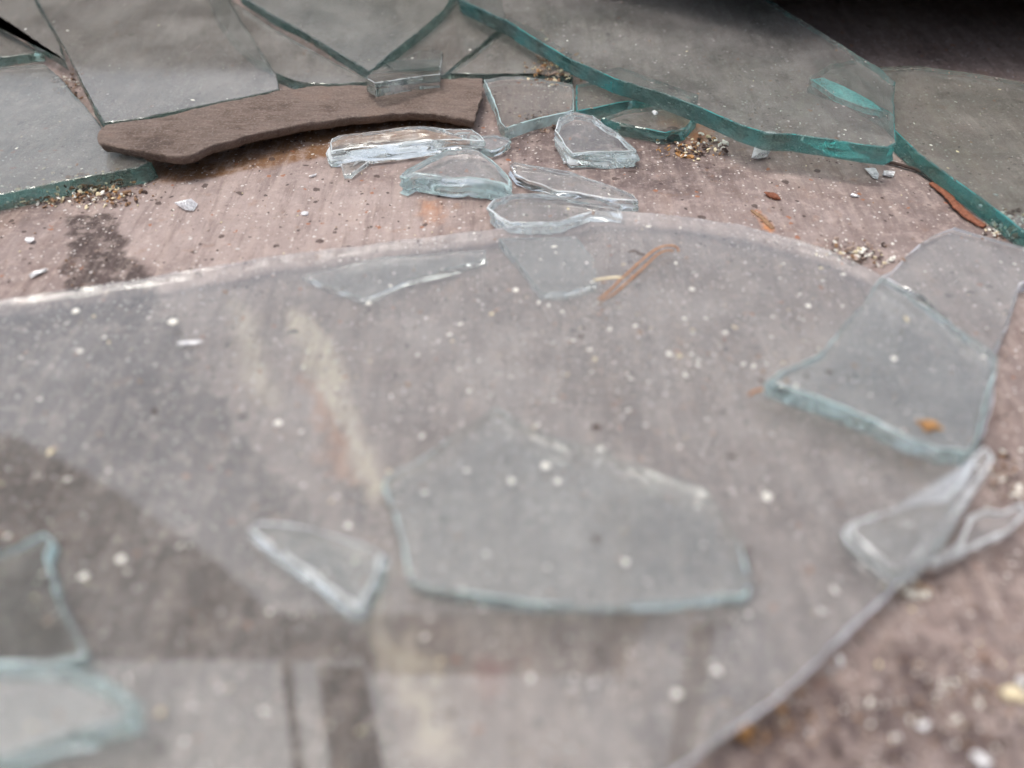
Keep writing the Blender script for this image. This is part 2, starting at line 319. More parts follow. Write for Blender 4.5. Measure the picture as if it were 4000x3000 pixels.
# ------------------------------------------------------------------ slabs of broken glass
FOOT = []     # (name, polygon xy, z_top, tilt)
def smooth_n(p, f, seed): return noise.noise(Vector((p.x * f + seed, p.y * f - seed * .3, seed * 1.7)))
def slab(name, px, ztop, th, mat, seed=1, jag=0.00025, lean=0.35, step=0.0012, tilt=None, rings=4, rough_edge=0.12, group=None, label=None, cat='glass shard', cham=0.0004, splay=(0.0, 0.0)):
    """a plate of real thickness with an irregular broken rim; px outlines its upper face"""
    if tilt is not None:
        c = at(sum(u for u, v in px) / len(px), sum(v for u, v in px) / len(px), ztop); tl = (c.x, c.y, tilt[0], tilt[1])
        nrm = Vector((-tilt[0], -tilt[1], 1)).normalized()
    else: tl = None; nrm = Vector((0, 0, 1))
    base = [at(u, v, ztop, tl) for u, v in px]
    pts = []
    n = len(base)
    for i in range(n):
        a, b = base[i], base[(i + 1) % n]; L = (b - a).length; k = max(1, min(140, int(L / step)))
        for j in range(k): pts.append(a.lerp(b, j / k))
    area = sum(pts[i].x * pts[(i + 1) % len(pts)].y - pts[(i + 1) % len(pts)].x * pts[i].y for i in range(len(pts)))
    if area < 0: pts.reverse()
    m = len(pts)
    out = []
    for i in range(m):
        d = pts[(i + 1) % m] - pts[i - 1]; o = Vector((d.y, -d.x, 0)); o = o.normalized() if o.length > 0 else o; out.append(o)
    # round the direction so that corners do not fold
    out = [(out[i - 1] + out[i] * 2 + out[(i + 1) % m]).normalized() for i in range(m)]
    top = []
    for i in range(m):
        q = pts[i]; j = jag * (smooth_n(q, 260, seed) * 1.0 + smooth_n(q, 900, seed + 5) * .35 + smooth_n(q, 70, seed + 9) * 2.0)
        top.append(q + out[i] * j)
    bm = bmesh.new(); R_ = []
    face_ring = [bm.verts.new(top[i] - out[i] * cham * (1 + .8 * smooth_n(top[i], 200, seed + 21)) + nrm * cham * .55) for i in range(m)]
    for r in range(rings + 1):
        f = r / rings; ring = []
        for i in range(m):
            q = top[i]
            ln = th * (splay[1] + (splay[0] - splay[1]) * min(1, max(0, out[i].y * 1.6 + .5)) + lean * smooth_n(q, 28, seed + 3))                       # whole break leans in or out
            bul = math.sin(f * math.pi) * th * 0.12 * smooth_n(q, 60, seed + 13)
            hack = 0 if r in (0,) else rough_edge * th * (0.55 * noise.noise(Vector((q.x * 75, q.y * 75, f * 3.4 + seed))) + 0.12 * noise.noise(Vector((q.x * 420, q.y * 420, f * 3.0 + seed))))
            if r in (0, rings): chip = 0
            else: chip = 0
            ring.append(bm.verts.new(q - nrm * th * f + out[i] * (ln * f + bul + hack * (0.5 if r == rings else 1))))
        R_.append(ring)
    # small arris at the top edge: inset ring
    for i in range(m):
        k = (i + 1) % m; bm.faces.new((face_ring[i], R_[0][i], R_[0][k], face_ring[k]))
    ft = bm.faces.new(face_ring); fb = bm.faces.new(R_[-1][::-1])
    for r in range(rings):
        for i in range(m):
            k = (i + 1) % m
            f = bm.faces.new((R_[r][i], R_[r + 1][i], R_[r + 1][k], R_[r][k])); f.smooth = True
    bmesh.ops.triangulate(bm, faces=[ft, fb])
    bm.normal_update()
    for e in bm.edges:
        if len(e.link_faces) == 2 and e.link_faces[0].smooth != e.link_faces[1].smooth: e.smooth = False
    me = bpy.data.meshes.new(name); bm.to_mesh(me); bm.free()
    o = link(name, me, mat); recentre(o)
    tag(o, label, cat, group)
    FOOT.append((name, np.array([[p.x, p.y] for p in top]), ztop, tl, th))
    return o

TEAL = (0.22, 0.80, 0.76)
g_front = glass('dusty front glass', (0.70, 0.93, 0.92), 6, 0.105, (0.60, 0.58, 0.565), seed=1.3, spots=0.75, edge=(.76, .78, .86), eamt=.65, hack=.1, escale=70.0, arr=.4, ior=1.57)
g_bright = glass('bright broken glass', (0.65, 0.93, 0.92), 8, 0.04, (0.78, 0.78, 0.77), seed=2.7, spots=0.1, edge=(.90, .97, 1.0), eamt=.30, hack=.05, escale=150.0, arr=.8)  # edge white raised to paint in the glints of lit edges
g_under = glass('sliver glass', (0.9, 0.98, 0.97), 2, 0.13, (0.80, 0.79, 0.77), seed=1.9, spots=0.1, edge=(.6, .7, .7), eamt=.2, hack=.1)
g_top = glass('clean shard glass', (0.75, 0.96, 0.95), 5, 0.06, (0.74, 0.74, 0.73), seed=2.1, spots=0.3, edge=(.66, .84, .86), eamt=.45, hack=.1, escale=70.0, arr=.4)
g_clear = glass('clear chip glass', (0.65, 0.93, 0.91), 8, 0.04, (0.78, 0.78, 0.76), seed=3.7, spots=0.1, edge=(.93, .97, 1.0), eamt=.20, hack=.05, escale=130.0, arr=.45)  # white edge patches paint in highlights
g_milky = glass('milky chip glass', (0.8, 0.95, 0.94), 5, 0.07, (0.82, 0.82, 0.82), seed=5.7, spots=0.1, edge=(.92, .95, .98), eamt=.26, hack=.05, escale=140.0, arr=.5)
g_back = glass('grimy glass', (0.50, 0.78, 0.74), 26, 0.20, (0.37, 0.355, 0.335), rough=.06, seed=4.9, spots=0.4, edge=(.07, .13, .13), eamt=.25, hack=.05, escale=60.0, arr=.1)
g_ripple = glass('rippled glass', (0.35, 0.72, 0.70), 36, 0.22, (0.37, 0.355, 0.335), rough=.08, seed=5.3, spots=0.3, edge=(.07, .13, .13), eamt=.25, hack=.05, escale=60.0, arr=.1, fbump=.5)
g_teal = glass('thick green glass', TEAL, 24, 0.15, (0.50, 0.46, 0.45), seed=6.1, spots=0.6, edge=(.10, .46, .47), eamt=.3, hack=.05, escale=60.0, arr=.25)
g_right = glass('thick green glass, dusty', TEAL, 24, 0.15, (0.44, 0.38, 0.35), seed=7.7, spots=0.6, edge=(.10, .44, .46), eamt=.35, hack=.05, escale=60.0, arr=.25)

mm = 0.001
GB = 'dusty glass plates heaped at the back'
# -- back left heap
slab('glass_plate', [(-300, 60), (-80, 90), (0, 110), (130, 190), (170, 205), (0, 225), (-300, 260)], 4.6*mm, 4*mm, g_back, 11, group=GB, label='small bluish triangle of glass at the left picture edge behind the big corner plate')
slab('glass_plate', [(-300, -120), (118, -120), (136, 0), (190, 90), (232, 175), (255, 240), (140, 160), (0, 70), (-300, -30)], 8.8*mm, 4*mm, g_back, 12, group=GB, label='dark glass plate in the top left corner, above the bluish triangle')
slab('glass_plate', [(-400, 270), (0, 262), (170, 250), (240, 310), (320, 400), (400, 500), (480, 575), (588, 635), (540, 655), (300, 700), (0, 760), (-400, 830)], 6.6*mm, 6*mm, g_back, 13, jag=0.0002, group=GB, label='large dusty plate at left edge with thick grey green front edge above the crumbs')
slab('glass_plate', [(870, -120), (905, 0), (1080, 120), (1300, 240), (1420, 300), (1440, 322), (1300, 330), (1180, 325), (1000, 260), (850, 100), (780, -120)], 4.6*mm, 4*mm, g_back, 14, group=GB, label='flat brownish glass plate behind the strip, in the gap right of the square grey plate')
slab('glass_plate', [(80, -140), (141, 0), (195, 100), (253, 194), (330, 345), (405, 480), (560, 462), (780, 415), (1000, 372), (1093, 350), (1081, 294), (1000, 170), (911, 29), (860, -60), (830, -140)], 9.0*mm, 4*mm, g_back, 15, jag=0.00015, group=GB, label='square grey dusty plate at back left, its front tucked behind the brown strip')
slab('glass_plate', [(900, -140), (935, -20), (1060, 60), (1200, 135), (1330, 215), (1443, 282), (1540, 200), (1640, 125), (1735, 40), (1775, -20), (1800, -140)], 9.0*mm, 4*mm, g_ripple, 16, group=GB, label='grey wedge of glass pointing down at the small clear sliver, back centre')
slab('glass_plate', [(1500, 262), (1600, 175), (1740, 60), (1850, -60), (1930, -60), (1975, 100), (1850, 200), (1740, 290), (1640, 315), (1540, 320)], 4.6*mm, 4*mm, g_back, 17, group=GB, label='grey plate right of the downward wedge, behind the small clear sliver')
slab('glass_plate', [(1760, 285), (1990, 105), (2120, 170), (2230, 250), (2238, 300), (2080, 290), (1900, 292)], 4.6*mm, 4*mm, g_back, 18, group=GB, label='dark glass piece under the clump of moss, left of the big green edged pane')
# -- behind the cluster
slab('glass_plate', [(1893, 312), (1960, 302), (2036, 298), (2159, 315), (2237, 328), (2240, 432), (2110, 462), (1977, 500), (1958, 480), (1930, 400)], 5.8*mm, 5*mm, g_top, 19, rough_edge=.3, group=GB, label='clear four sided plate touching the right end of the brown strip')
slab('glass_plate', [(2250, 330), (2420, 300), (2720, 410), (2690, 425), (2593, 380), (2420, 400), (2330, 420), (2252, 436)], 5.6*mm, 5*mm, g_right, 20, group=GB, label='glass plate under the big green edged pane, its dark edge rising to the right')
slab('glass_plate', [(2350, 462), (2440, 432), (2600, 412), (2720, 450), (2680, 500), (2600, 520), (2480, 498)], 5.6*mm, 5*mm, g_right, 21, group=GB, label='glass wedge with dark front edge behind the rightmost upright looking clear shard')
# -- the two thick green panes
GT = 'thick green edged panes'
slab('glass_sheet', [(3150, 345), (3300, 395), (3462, 480), (3530, 545), (3581, 597), (3727, 703), (3830, 776), (3926, 849), (4000, 908), (4300, 1120), (4600, 1100), (4600, 400), (4250, 352), (4000, 322), (3794, 285), (3595, 259), (3420, 262), (3230, 290)], 6.6*mm, 6*mm, g_right, 22, jag=0.00012, group=GT, label='thick dusty pane at the right with teal edge running diagonally down to the picture edge', cat='glass sheet')
slab('glass_sheet', [(1745, -160), (1795, 0), (1880, 38), (1975, 82), (2090, 152), (2230, 235), (2400, 308), (2600, 371), (2700, 408), (2799, 451), (2900, 492), (2998, 524), (3110, 528), (3230, 544), (3380, 570), (3470, 578), (3500, 560), (3496, 480), (3489, 398), (3500, 320), (3436, 265), (3356, 219), (3197, 119), (3024, 13), (2900, -70), (2800, -160)], 15.2*mm, 6*mm, g_teal, 23, jag=0.00022, rough_edge=.22, group=GT, label='big raised pane with bright teal broken edge pointing to the lower right, top centre', cat='glass sheet')
g_turq_glint = glass('turquoise edge glint', (0.3, .85, .85), 20, .5, (.20, .70, .70), seed=8, spots=0, edge=(.25, .8, .8), eamt=.8, escale=60, arr=.8)  # glint of the right pane's edge, put into the colour of an added piece
slab('glass_shard', [(3157, 350), (3205, 342), (3290, 378), (3400, 440), (3440, 478), (3370, 462), (3250, 415)], 9.0*mm, 2.2*mm, g_turq_glint, 24, rough_edge=.4, label='added turquoise piece, painted glint of the right pane edge, seen through the right end of the big raised pane')
# -- small clear shards in the middle
GC = 'clear shards between the heap and the front pane'
slab('glass_shard', [(1428, 306), (1453, 280), (1529, 242), (1643, 215), (1725, 216), (1722, 255), (1719, 291), (1605, 306), (1466, 325)], 10.6*mm, 5*mm, g_clear, 31, jag=.0003, rough_edge=.4, tilt=(0.0, -0.25), group=GC, label='small clear sliver standing behind the middle of the brown strip')
slab('glass_shard', [(1885, 532), (1930, 525), (1985, 540), (1999, 552), (1960, 578), (1919, 590), (1870, 575), (1850, 550)], 3.5*mm, 3*mm, g_top, 32, rough_edge=.3, group=GC, label='small green tinted chip at the right end of the long clear bar')
slab('glass_shard', [(1292, 560), (1298, 542), (1323, 531), (1481, 512), (1596, 493), (1653, 492), (1750, 504), (1842, 504), (1880, 530), (1892, 550), (1780, 545), (1660, 548), (1540, 562), (1420, 575), (1330, 585), (1296, 590)], 7.6*mm, 6*mm, g_bright, 33, splay=(0, .12), jag=.0003, lean=.8, rough_edge=.45, rings=8, tilt=(0.0, 0.18), group=GC, label='long narrow clear bar of glass just below the brown strip')
slab('glass_shard', [(1331, 640), (1400, 628), (1440, 630), (1400, 660), (1372, 684), (1340, 684)], 2.0*mm, 1.6*mm, g_clear, 34, rough_edge=.4, group=GC, label='tiny clear chip below the left end of the long bar')
slab('glass_shard', [(1558, 690), (1585, 662), (1673, 616), (1750, 586), (1807, 583), (1865, 588), (1903, 611), (1961, 661), (1997, 702), (1994, 738), (1955, 718), (1903, 702), (1830, 696), (1769, 700), (1690, 688), (1615, 680), (1585, 700)], 7.4*mm, 6.5*mm, g_top, 35, splay=(0, .12), cham=.0006, jag=.0003, lean=.5, rough_edge=.5, rings=8, tilt=(0.0, 0.05), group=GC, label='clear triangular shard with thick sparkling blue green front edge')
slab('glass_shard', [(1994, 645), (2011, 632), (2062, 642), (2140, 655), (2222, 668), (2310, 698), (2391, 727), (2475, 762), (2492, 784), (2400, 778), (2348, 772), (2264, 755), (2180, 750), (2130, 728), (2060, 705), (2015, 682)], 4.6*mm, 4*mm, g_clear, 36, jag=.0003, lean=.8, rough_edge=.6, rings=5, group=GC, label='flat clear shard with chipped left edge, right of the triangular one')
slab('glass_shard', [(1905, 812), (1930, 778), (2003, 758), (2095, 756), (2222, 773), (2330, 784), (2430, 800), (2430, 840), (2306, 830), (2180, 866), (2074, 872), (1995, 872), (1950, 850)], 6.2*mm, 5.6*mm, g_bright, 37, splay=(0, .12), jag=.0004, lean=.9, rough_edge=.6, rings=8, group=GC, label='curved clear shard partly under the top edge of the front pane')
slab('glass_shard', [(2163, 510), (2182, 458), (2243, 434), (2315, 452), (2361, 486), (2412, 520), (2485, 588), (2400, 592), (2300, 596), (2235, 602), (2205, 565)], 7.2*mm, 6.4*mm, g_bright, 38, splay=(0, .12), jag=.0004, lean=.6, rough_edge=.55, rings=8, tilt=(0.02, 0.10), group=GC, label='clear four sided shard with bright lower edge and white broken left corner')
# -- right plate lying on the floor
slab('glass_plate', [(1925 * 1.808, 1062), (3520, 1020), (3590, 955), (3660, 915), (3727, 885), (3850, 925), (4010, 970), (4080, 1100), (3990, 1110), (3960, 1200), (3925, 1310), (3890, 1385), (3760, 1310), (3600, 1160), (3440, 1080)], 5.0*mm, 4*mm, g_front, 41, jag=.0003, rough_edge=.3, splay=(.1, -.2), cham=.0005, label='dusty glass plate on the floor at the right edge, beyond the front pane')
# -- something below the front pane
GU = 'slivers lying under the front pane'
slab('glass_shard', [(1945, 955), (2030, 1060), (2110, 1165), (2210, 1170), (2330, 1135), (2320, 1040), (2250, 950)], 3.6*mm, 3*mm, g_under, 42, group=GU, label='pale triangular sliver seen through the front pane near its top edge')
slab('glass_shard', [(1180, 1100), (1280, 1140), (1430, 1190), (1600, 1120), (1900, 1040), (1900, 1000), (1500, 1030)], 3.6*mm, 2*mm, g_under, 43, group=GU, label='long faint sliver under the front pane left of the orange needle')
# -- the big front pane
slab('glass_sheet', [(-900, 1330), (0, 1172), (300, 1130), (633, 1075), (950, 1020), (1266, 975), (1560, 940), (1808, 908), (2050, 880), (2180, 866), (2260, 845), (2333, 823), (2420, 826), (2568, 836), (2740, 855), (2893, 878), (3074, 925), (3255, 985), (3417, 1060), (3560, 1150), (3720, 1265), (3888, 1375), (3885, 1480), (3868, 1610), (3830, 1755), (3780, 1880), (3700, 2030), (3600, 2170), (3515, 2262), (3400, 2400), (3240, 2540), (3074, 2700), (2920, 2830), (2785, 2925), (2580, 3060), (2200, 3320), (1500, 3420), (-900, 3420)], 9.9*mm, 4*mm, g_front, 51, jag=.00035, lean=.4, rough_edge=.3, rings=4, cham=.0004, splay=(.7, -.35), label='large dusty pane covering the whole foreground with a curved broken top edge', cat='glass sheet')
ZF = 10.3*mm
GP = 'shards lying on the front pane'
slab('glass_shard', [(1508, 1862), (1616, 1807), (1707, 1744), (1842, 1654), (1933, 1585), (1985, 1619), (2080, 1680), (2181, 1720), (2303, 1744), (2344, 1735), (2385, 1775), (2439, 1808), (2560, 1850), (2700, 1890), (2755, 1910), (2837, 2033), (2891, 2133), (2930, 2268), (2918, 2325), (2746, 2345), (2547, 2362), (2321, 2372), (2113, 2362), (1878, 2332), (1734, 2305), (1620, 2275), (1595, 2240), (1570, 2115), (1538, 2015), (1495, 1898)], ZF + 3*mm, 3*mm, g_top, 61, jag=.0003, lean=.35, rough_edge=.3, cham=.0005, splay=(.46, -.05), group=GP, label='largest shard lying on the front pane, pale green rim, bottom centre')
slab('glass_shard', [(965, 2068), (1012, 2035), (1128, 2048), (1266, 2082), (1417, 2125), (1500, 2162), (1475, 2255), (1439, 2325), (1396, 2385), (1360, 2362), (1229, 2262), (1049, 2135)], ZF + 3*mm, 3*mm, g_clear, 62, jag=.0002, lean=.9, rough_edge=.35, cham=.0008, group=GP, label='small triangular shard left of the largest one, white lit lower edge')
slab('glass_shard', [(3445, 1085), (3500, 1110), (3650, 1220), (3780, 1310), (3890, 1390), (3870, 1500), (3850, 1612), (3820, 1720), (3790, 1772), (3670, 1765), (3540, 1715), (3400, 1640), (3200, 1560), (3003, 1488), (3073, 1446), (3180, 1400), (3236, 1356), (3310, 1248), (3370, 1180), (3420, 1110)], ZF + 4.6*mm, 4.5*mm, g_top, 63, jag=.0004, lean=.4, splay=(0, .15), rough_edge=.3, group=GP, label='wide pale shard on the right part of the front pane carrying an orange husk')
slab('glass_shard', [(-500, 2230), (-50, 2170), (60, 2130), (170, 2080), (212, 2110), (190, 2170), (230, 2330), (285, 2450), (335, 2560), (200, 2590), (-500, 2620)], ZF + 3*mm, 3*mm, g_top, 64, jag=.0002, lean=.4, splay=(0, .1), group=GP, label='upper of the two shards cut off by the lower left picture edge')
slab('glass_shard', [(-600, 2680), (-50, 2600), (250, 2590), (380, 2630), (470, 2690), (556, 2755), (520, 2795), (250, 2885), (-50, 2985), (-600, 3150)], ZF + 8*mm, 4.8*mm, g_top, 65, jag=.0002, lean=.4, splay=(-.4, .25), group=GP, label='lower of the two shards at lower left, wide pale front edge')
slab('glass_shard', [(3315, 2062), (3350, 2030), (3444, 2006), (3562, 1972), (3690, 1950), (3742, 1888), (3797, 1790), (3850, 1747), (3878, 1790), (3835, 1865), (3781, 1951), (3734, 2013), (3680, 2068), (3617, 2150), (3562, 2200), (3499, 2230), (3405, 2162), (3327, 2095)], ZF + 4*mm, 3.6*mm, g_milky, 66, cham=.0007, jag=.0004, lean=.9, rough_edge=.6, rings=8, tilt=(0.05, 0.12), group=GP, label='clear fish shaped shard with a tail, on the right rim of the front pane')
slab('glass_shard', [(3620, 2205), (3680, 2150), (3750, 2110), (3770, 2060), (3800, 2015), (3850, 1990), (3920, 1998), (3990, 1960), (4010, 2000), (3960, 2060), (3930, 2085), (3840, 2125), (3750, 2170), (3680, 2200)], 8.5*mm, 3.5*mm, g_milky, 67, cham=.0007, jag=.0004, lean=.9, rough_edge=.6, rings=8, tilt=(-0.03, 0.15), label='clear curved shard on the floor right of the fish shaped one')

# ------------------------------------------------------------------ the curved brown strip
def wood_mat():
    m, t, out = newmat('brown weathered wood')
    p = N(t, 'ShaderNodeBsdfPrincipled'); p.inputs['Roughness'].default_value = 0.7; p.inputs['Specular IOR Level'].default_value = 0.35
    g = N(t, 'ShaderNodeTexCoord'); mp = N(t, 'ShaderNodeMapping'); mp.inputs['Scale'].default_value = (.22, 1, .6); mp.inputs['Rotation'].default_value = (0, 0, R(4))
    t.links.new(g.outputs['Object'], mp.inputs[0])
    a = N(t, 'ShaderNodeTexNoise', i_Scale=620.0, i_Detail=7.0, i_Roughness=0.7); t.links.new(mp.outputs[0], a.inputs['Vector'])
    b = N(t, 'ShaderNodeTexNoise', i_Scale=60.0, i_Detail=6.0, i_Roughness=0.7); t.links.new(g.outputs['Object'], b.inputs['Vector'])
    d = N(t, 'ShaderNodeTexNoise', i_Scale=1100.0, i_Detail=4.0, i_Roughness=0.7); t.links.new(g.outputs['Object'], d.inputs['Vector'])
    c = ramp(t, a.outputs[0], [(0.30, (0.115, 0.078, 0.060)), (0.50, (0.180, 0.128, 0.102)), (0.70, (0.26, 0.195, 0.160))])
    c = mixc(t, ramp_v(t, b.outputs[0], .52, .66, .6), c, (0.20, 0.105, 0.055))
    c = mixc(t, ramp_v(t, b.outputs[0], .46, .34, .5), c, (0.062, 0.046, 0.040))
    c = mixc(t, ramp_v(t, d.outputs[0], .52, .70, .7), c, (0.38, 0.32, 0.29))
    c = mixc(t, ramp_v(t, b.outputs[0], .40, .60, .35), c, (0.30, 0.26, 0.24))
    c = mixc(t, ramp_v(t, d.outputs[0], .40, .30, .6), c, (0.04, 0.028, 0.024))
    t.links.new(c, p.inputs['Base Color'])
    h = math_(t, 'ADD', a.outputs[0], math_(t, 'MULTIPLY', d.outputs[0], .5))
    bm_ = N(t, 'ShaderNodeBump', i_Distance=0.0018, i_Strength=1.0); t.links.new(h, bm_.inputs['Height']); t.links.new(bm_.outputs[0], p.inputs['Normal'])
    t.links.new(p.outputs[0], out.inputs[0]); return m
def strip():
    px_top = [(388, 500), (420, 484), (588, 464), (823, 411), (1000, 372), (1093, 353), (1200, 337), (1466, 328), (1719, 308), (1887, 303), (1890, 340), (1884, 380), (1868, 440), (1852, 470), (1738, 450), (1620, 440), (1516, 443), (1330, 462), (1180, 482), (1000, 520), (823, 572), (740, 602), (676, 608), (600, 598), (529, 585), (450, 570), (388, 560), (383, 530)]
    c = at(1150, 470, 8*mm)
    tl = (c.x, c.y, -0.045, 0.0)
    m_ = wood_mat()
    base = [at(u, v, 9.6*mm, tl) for u, v in px_top]; pts = []
    for i in range(len(base)):
        a, b = base[i], base[(i + 1) % len(base)]; k = max(1, int((b - a).length / .0012))
        for j in range(k): pts.append(a.lerp(b, j / k))
    ar = sum(pts[i].x * pts[(i + 1) % len(pts)].y - pts[(i + 1) % len(pts)].x * pts[i].y for i in range(len(pts)))
    if ar < 0: pts.reverse()
    n = len(pts); bm = bmesh.new(); prof = [(-.0004, 0), (0, .0004), (-.0003, .0014), (-.0010, .0030), (-.0018, .0042)]
    rings = []
    for off, dz in prof:
        ring = []
        for i in range(n):
            d = pts[(i + 1) % n] - pts[i - 1]; o = Vector((d.y, -d.x, 0)).normalized(); q = pts[i]
            ring.append(bm.verts.new(q + o * (off + .0013 * smooth_n(q, 110, 4) + .0007 * smooth_n(q, 420, 14) + .0002 * noise.noise(Vector((q.x * 800, q.y * 800, dz * 900)))) - Vector((0, 0, dz))))
        rings.append(ring)
    a_ = bm.faces.new(rings[0]); b_ = bm.faces.new(rings[-1][::-1])
    for r in range(len(rings) - 1):
        for i in range(n):
            f = bm.faces.new((rings[r][i], rings[r + 1][i], rings[r + 1][(i + 1) % n], rings[r][(i + 1) % n])); f.smooth = True
    bmesh.ops.triangulate(bm, faces=[a_, b_])
    me = bpy.data.meshes.new('strip'); bm.to_mesh(me); bm.free()
    o = recentre(link('wooden_strip', me, m_))
    tag(o, 'long curved brown strip of weathered wood lying against the glass plates', 'wood strip')
strip()

# ------------------------------------------------------------------ crumbs, chips, splinters, needles
def blob(bm, c, s, rot, seed, sub=1, j=.3):
    r = random.Random(seed); res = bmesh.ops.create_icosphere(bm, subdivisions=sub, radius=1.0)
    M = Matrix.Translation(c) @ rot.to_matrix().to_4x4() @ Matrix.Diagonal((*s, 1))
    off = Vector((r.random() * 50, r.random() * 50, 0))
    for v in res['verts']:
        k = 1 + j * noise.noise(v.co * 1.4 + off) * 2
        v.co = M @ (v.co * k)
    return res['verts']
from mathutils import Euler
def rrot(r): return Euler((r.uniform(-.5, .5), r.uniform(-.5, .5), r.uniform(0, 6.28)))
def setmat(verts, idx):
    for f in {f for v in verts for f in v.link_faces}: f.material_index = idx

m_white = solid('pale crumb', (0.70, 0.69, 0.64), (0.88, 0.86, 0.78), 900, .8)
m_cream = solid('cream crumb', (0.55, 0.46, 0.30), (0.78, 0.70, 0.50), 900, .8)
m_dark = solid('dark crumb', (0.03, 0.02, 0.018), (0.09, 0.06, 0.05), 900, .8)
m_brown = solid('brown crumb', (0.15, 0.085, 0.05), (0.32, 0.20, 0.12), 900, .8)
m_orange = solid('orange husk', (0.26, 0.12, 0.045), (0.55, 0.32, 0.13), 700, .7)
m_needle = solid('dry needle', (0.34, 0.135, 0.045), (0.58, 0.29, 0.12), 500, .5, (1, 1, 1), .2)
m_bark = solid('red brown splinter', (0.12, 0.04, 0.022), (0.30, 0.12, 0.07), 700, .7, (1, 1, 1), .6)
m_grit = solid('floor grit', (0.22, 0.16, 0.13), (0.42, 0.33, 0.28), 900, .9)
MATS = [m_white, m_cream, m_dark, m_brown, m_orange, m_grit]

def inside(p, poly):
    c = False; n = len(poly); x, y = p
    for i in range(n):
        a = poly[i]; b = poly[i - 1]
        if (a[1] > y) != (b[1] > y) and x < (b[0] - a[0]) * (y - a[1]) / (b[1] - a[1]) + a[0]: c = not c
    return c
LOW = [f for f in FOOT if f[2] - f[4] < 4*mm]
BB = {id(f): (f[1].min(0), f[1].max(0)) for f in FOOT}
def hit(p, fs):
    for f in fs:
        lo, hi = BB[id(f)]
        if lo[0] <= p[0] <= hi[0] and lo[1] <= p[1] <= hi[1] and inside(p, f[1]): return f
    return None
class Bits:
    """many small crumbs gathered into one mesh"""
    def __init__(self):
        b = bmesh.new(); bmesh.ops.create_icosphere(b, subdivisions=1, radius=1.0); b.verts.ensure_lookup_table()
        self.T = np.array([v.co[:] for v in b.verts]); self.Fc = np.array([[v.index for v in f.verts] for f in b.faces]); b.free()
        self.V, self.F_, self.M = [], [], []
    def add(self, c, s, rot, mi, r):
        k = 1 + r.uniform(-.28, .28, len(self.T)); q = self.T * k[:, None] * np.array(s)
        q = q @ np.array(rot.to_matrix()).T + np.array(c); self.F_.append(self.Fc + len(self.V) * len(self.T)); self.V.append(q); self.M.append(np.full(len(self.Fc), mi, np.int32))
    def build(self, name):
        V = np.concatenate(self.V).astype(np.float32); F_ = np.concatenate(self.F_).astype(np.int32); me = bpy.data.meshes.new(name)
        me.vertices.add(len(V)); me.vertices.foreach_set('co', V.ravel()); me.loops.add(F_.size); me.loops.foreach_set('vertex_index', F_.ravel())
        me.polygons.add(len(F_)); me.polygons.foreach_set('loop_start', (np.arange(len(F_)) * 3).astype(np.int32)); me.polygons.foreach_set('loop_total', np.full(len(F_), 3, np.int32))
        me.polygons.foreach_set('material_index', np.concatenate(self.M)); me.update(calc_edges=True); me.validate(); return me
nr = np.random.default_rng(3)
# grit on the floor
rnd = random.Random(8)
bits = Bits(); cnt = 0
wts = [0, 1, 2, 2, 3, 3, 5, 5, 5, 5]
while cnt < 4200:
    u, v = rnd.uniform(-250, 4250), rnd.uniform(150, 3150)
    if v > 1200 and u < 3300 and rnd.random() < .45: continue
    if noise.noise(Vector((u / 260, v / 160, 3))) < rnd.uniform(-.5, .35): continue
    p = at(u, v, 0.0)
    if hit((p.x, p.y), LOW): continue
    s = min(1.6, rnd.lognormvariate(-.35, .5)) * 0.00022 * (1.5 if u > 2700 and v > 2300 else 1.0)
    mi = rnd.choice(wts)
    bits.add((p.x, p.y, s * .5), (s * rnd.uniform(.8, 1.7), s, s * rnd.uniform(.4, .8)), rrot(rnd), mi, nr); cnt += 1
me = bits.build('grit')
tag(link('floor_grit', me, MATS), 'fine grit and crumbs scattered over the floor', 'grit', kind='stuff')
# dust specks resting on the glass
bits = Bits(); cnt = 0
order = sorted(FOOT, key=lambda f: -f[2])
while cnt < 7500:
    u, v = rnd.uniform(-200, 4200), rnd.uniform(0, 3100)
    if rnd.random() < .3: u, v = rnd.gauss(2500, 550), rnd.gauss(1330, 200)
    hitf = None
    for f in order:
        if f[3] is not None: continue
        q = at(u, v, f[2])
        if inside((q.x, q.y), f[1]): hitf = f; break
    if hitf is None: continue
    s = min(2.2, rnd.lognormvariate(-.75, .65)) * 0.00026
    mi = rnd.choice([0, 0, 0, 0, 0, 1, 5, 5, 3, 2])
    bits.add((q.x, q.y, hitf[2] + s * .28), (s * rnd.uniform(.7, 2.2), s, s * .4), Euler((0, 0, rnd.uniform(0, 6))), mi, nr); cnt += 1
me = bits.build('dust')
tag(link('dust_specks', me, MATS), 'tiny specks of dust and sawdust lying on the glass', 'dust', kind='stuff')

